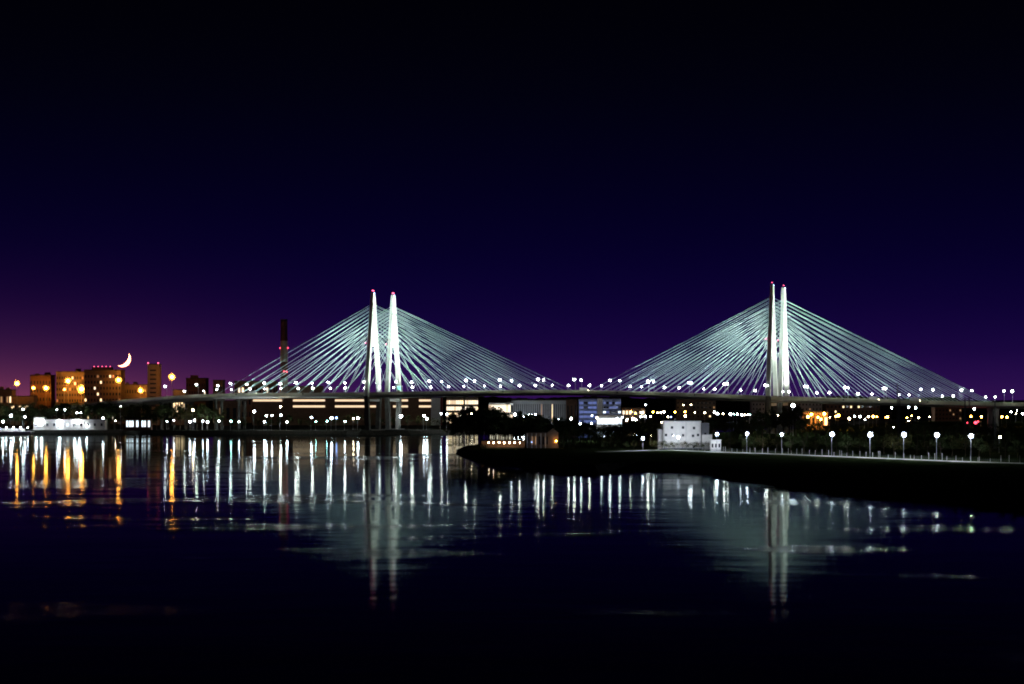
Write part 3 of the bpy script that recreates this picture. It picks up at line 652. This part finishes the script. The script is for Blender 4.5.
while x < 662:
    yt = prof(penin, x)
    tree(x, yt+random.uniform(-1,2.5), random.uniform(1165,1260), 3, 'dark tree on the peninsula behind the terrace and pavilion', 'trees on the peninsula', kind=random.choice((0,2,2,1)))
    if random.random() < .6: tree(x+2, yt+random.uniform(4,9), random.uniform(1135,1160), 3, 'smaller dark tree in the front row on the peninsula', 'front trees on the peninsula')
    x += random.uniform(2.6, 4.4)
for px in (452,455,459,464,470,477,484): tree(px, random.uniform(440,448), 1150 if px < 465 else 1090, 1.5, 'dark bush overhanging the water at the tip of the peninsula', 'bushes at the peninsula tip', bush=True, name='bush')
for px in (655,660,664,669,675,682,688,694,699,704,709): tree(px, random.uniform(440,442.5), random.uniform(1086,1089), 3, 'dark clipped bush standing against the front of the white riverside house', 'bushes before the white house', bush=True, name='bush')
for px in (560,570,580,590,604,616,626,634): tree(px, random.uniform(440,446), random.uniform(1075,1120), 3, 'dark bush in front of the peninsula trees right of the pavilion', 'bushes on the peninsula', bush=True, name='bush')
shoreprof = [(-10,402),(20,400),(50,402),(70,398),(85,401),(110,397.5),(130,403),(150,403),(165,401),(190,403),(215,404)]
x = -8
while x < 226:
    tree(x, prof(shoreprof, x)+random.uniform(0,5), random.uniform(1738,1775) if x < 132 else random.uniform(1708,1722), 3.1, 'dark tree in the belt along the left shore under the orange masts', 'trees along the left shore')
    x += random.uniform(4.5, 7)
for k in range(46):
    t_ = k/45; px = 486+t_*545; yy = prof([(455,455),(476,462),(505,466),(540,471),(600,473),(640,469),(690,472),(720,478),(760,484),(800,488),(850,494),(920,500),(980,505),(1040,512)], px)
    gx_, gy_ = gp(px, yy); gy_ += 8
    px2 = 512+gx_/gy_*F
    tree(px2+random.uniform(-3,3), HZ+(CAMZ-1.5-random.uniform(1.2,3.4))*F/gy_, gy_+random.uniform(0,10), 1.2, 'low dark bush on the unlit river slope of the right bank', 'bushes along the right waterline', bush=True, name='bush')
x = 222
while x < 450:
    tree(x, random.uniform(413,419), random.uniform(1745,1765), 3.1, 'low dark tree along the far quay below the left stays', 'trees along the far quay', bush=random.random() < .4)
    x += random.uniform(8, 14)
rightprof = [(705,419),(722,410),(735,418),(752,417),(768,408),(785,406),(797,407),(803,418),(830,423),(860,424),(900,422),(925,421),(950,422),(980,424),(1024,424)]
x = 712
while x < 1040:
    dd = random.uniform(1130,1300) if not 765 < x < 802 else random.uniform(1380,1450)
    tree(x, prof(rightprof, x)+random.uniform(-1,3), dd, 3, 'dark tree behind the lamplit promenade below the right stays', 'trees behind the promenade')
    x += random.uniform(5, 8)
x = 730
while x < 1040:
    tree(x, random.uniform(434,441), random.uniform(1045,1090)-(x-730)*.45, 3, 'low dark bush close behind the promenade fence', 'bushes behind the promenade', bush=True, name='bush')
    x += random.uniform(9, 15)

fw = MB(); vs = []; nn_ = 220; dd = 4200
for i in range(nn_+1):
    px = 330+i*(1060-330)/nn_; yt = 397.3 + (4.5 if px > 960 else 0) + random.uniform(-.8,.8) + 1.0*math.sin(px*.05)
    for y_, z_ in ((dd,3.0),(dd+15,wz(yt,dd)),(dd+70,wz(yt+.3,dd)),(dd+90,3.0)): vs.append((wx(px,dd), y_, z_))
fw.add(vs, [(i*4+k, i*4+4+k, i*4+5+k, i*4+1+k) for i in range(nn_) for k in range(3)])
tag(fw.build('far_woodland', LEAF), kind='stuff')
# ------------------------------------------------------------------ crescent moon, far beyond the haze
D = 30000
mr = 8.1/F*D; mo = MB()
nseg = 28; half = []
# lune solid: lit limb towards the lower right, thickness tapering to the horns
for i in range(nseg+1):
    a = -math.pi/2 + math.pi*i/nseg
    ca, sa = math.cos(a), math.sin(a)
    outer = (ca*mr, sa*mr); inner = (ca*mr*0.57, sa*mr)
    th = max(0.5, ca*mr*.12)
    half.append((outer, inner, th))
vs = []; fs = []
for (ou, inn, th) in half: vs += [(ou[0],0,ou[1]),((ou[0]+inn[0])/2,-th,ou[1]),(inn[0],0,inn[1]),((ou[0]+inn[0])/2,th,ou[1])]
for i in range(nseg):
    for k in range(4): fs.append((i*4+k, i*4+(k+1)%4, i*4+4+(k+1)%4, i*4+4+k))
moon = mo.add(vs, fs).build('moon', emit('moon_surface', (1.0,0.84,0.66), 0.85)); moon.location = (wx(122.8,D), D, wz(358.8,D)); moon.rotation_euler = (0, R(42), 0)
tag(moon, 'thin bright crescent moon low in the purple sky above the city', 'moon')

# ------------------------------------------------------------------ haze
HAZE = False
if HAZE:
    hm = bpy.data.materials.new('night_haze'); hm.use_nodes = True; n2 = hm.node_tree
    n2.nodes.remove(n2.nodes['Principled BSDF'])
    pvn = n2.nodes.new('ShaderNodeVolumePrincipled'); pvn.inputs['Density'].default_value = 1.2e-4
    pvn.inputs['Color'].default_value = (0.9,0.92,0.95,1); pvn.inputs['Anisotropy'].default_value = 0.9; pvn.inputs['Density Attribute'].default_value = ''
    n2.links.new(pvn.outputs[0], n2.nodes['Material Output'].inputs['Volume'])
    hz = MB().box(-GX-100,GX+100,GY0-100,GY1+100,-2.0,128).build('haze', hm); tag(hz, kind='stuff')

# ------------------------------------------------------------------ world: night sky with city glow
W = bpy.data.worlds.new('World'); S.world = W; W.use_nodes = True
nt = W.node_tree; bg_ = nt.nodes['Background']
tc = nt.nodes.new('ShaderNodeTexCoord'); sx = nt.nodes.new('ShaderNodeSeparateXYZ'); nt.links.new(tc.outputs['Generated'], sx.inputs[0])
ramp = nt.nodes.new('ShaderNodeValToRGB'); cr = ramp.color_ramp; cr.interpolation = 'B_SPLINE'
el = math_('MULTIPLY', sx.outputs['Z'], 4.0, True)
nt.links.new(el, ramp.inputs['Fac'])
stops = [(0.0,(.027,.0055,.072)),(.03,(.0205,.0042,.066)),(.09,(.0090,.0020,.048)),(.19,(.0034,.0007,.030)),(.31,(.0014,.0003,.0175)),(.45,(.0008,.0003,.0095)),(.61,(.0005,.0005,.0038)),(.80,(.0003,.0003,.0016)),(1.0,(.0002,.0002,.0010))]
cr.elements[0].position = 0; cr.elements[1].position = 1
for p, c in stops[1:-1]: cr.elements.new(p)
for e_, (p, c) in zip(sorted(cr.elements, key=lambda q: q.position), stops): e_.color = (*c, 1)
# city glow low on the left
az = math_('DIVIDE', sx.outputs['X'], math_('MAXIMUM', sx.outputs['Y'], 0.05))
gl = math_('MULTIPLY', maprange(az, -0.29, -0.03, 1, 0), math_('POWER', 2.718, math_('MULTIPLY', sx.outputs['Z'], -66)))
gc = nt.nodes.new('ShaderNodeMix'); gc.data_type = 'RGBA'; gc.blend_type = 'ADD'; gc.clamp_factor = False
nt.links.new(gl, gc.inputs['Factor']); nt.links.new(ramp.outputs['Color'], gc.inputs[6]); gc.inputs[7].default_value = (0.15,0.031,0.016,1)
nt.links.new(gc.outputs[2], bg_.inputs['Color']); bg_.inputs['Strength'].default_value = 1.0

# ------------------------------------------------------------------ camera and render settings
cd = bpy.data.cameras.new('camera'); co = bpy.data.objects.new('camera', cd); COL.objects.link(co); S.camera = co
co.location = (0,0,CAMZ); co.rotation_euler = (R(90),0,0)
cd.sensor_width = 36; cd.lens = F/1024*36; cd.shift_y = (HZ-342)/1024; cd.clip_end = 60000; cd.clip_start = 1
S.view_settings.view_transform = 'Standard'; S.view_settings.look = 'None'; S.view_settings.exposure = 0; S.view_settings.gamma = 1
S.render.engine = 'CYCLES'
c = S.cycles; c.max_bounces = 4; c.diffuse_bounces = 1; c.glossy_bounces = 2; c.volume_bounces = 0; c.transmission_bounces = 1
c.use_denoising = True; c.caustics_reflective = False; c.caustics_refractive = False; c.sample_clamp_indirect = 3; c.sample_clamp_direct = 50
c.use_light_tree = True; c.pixel_filter_type = 'BLACKMAN_HARRIS'; c.filter_width = 1.9
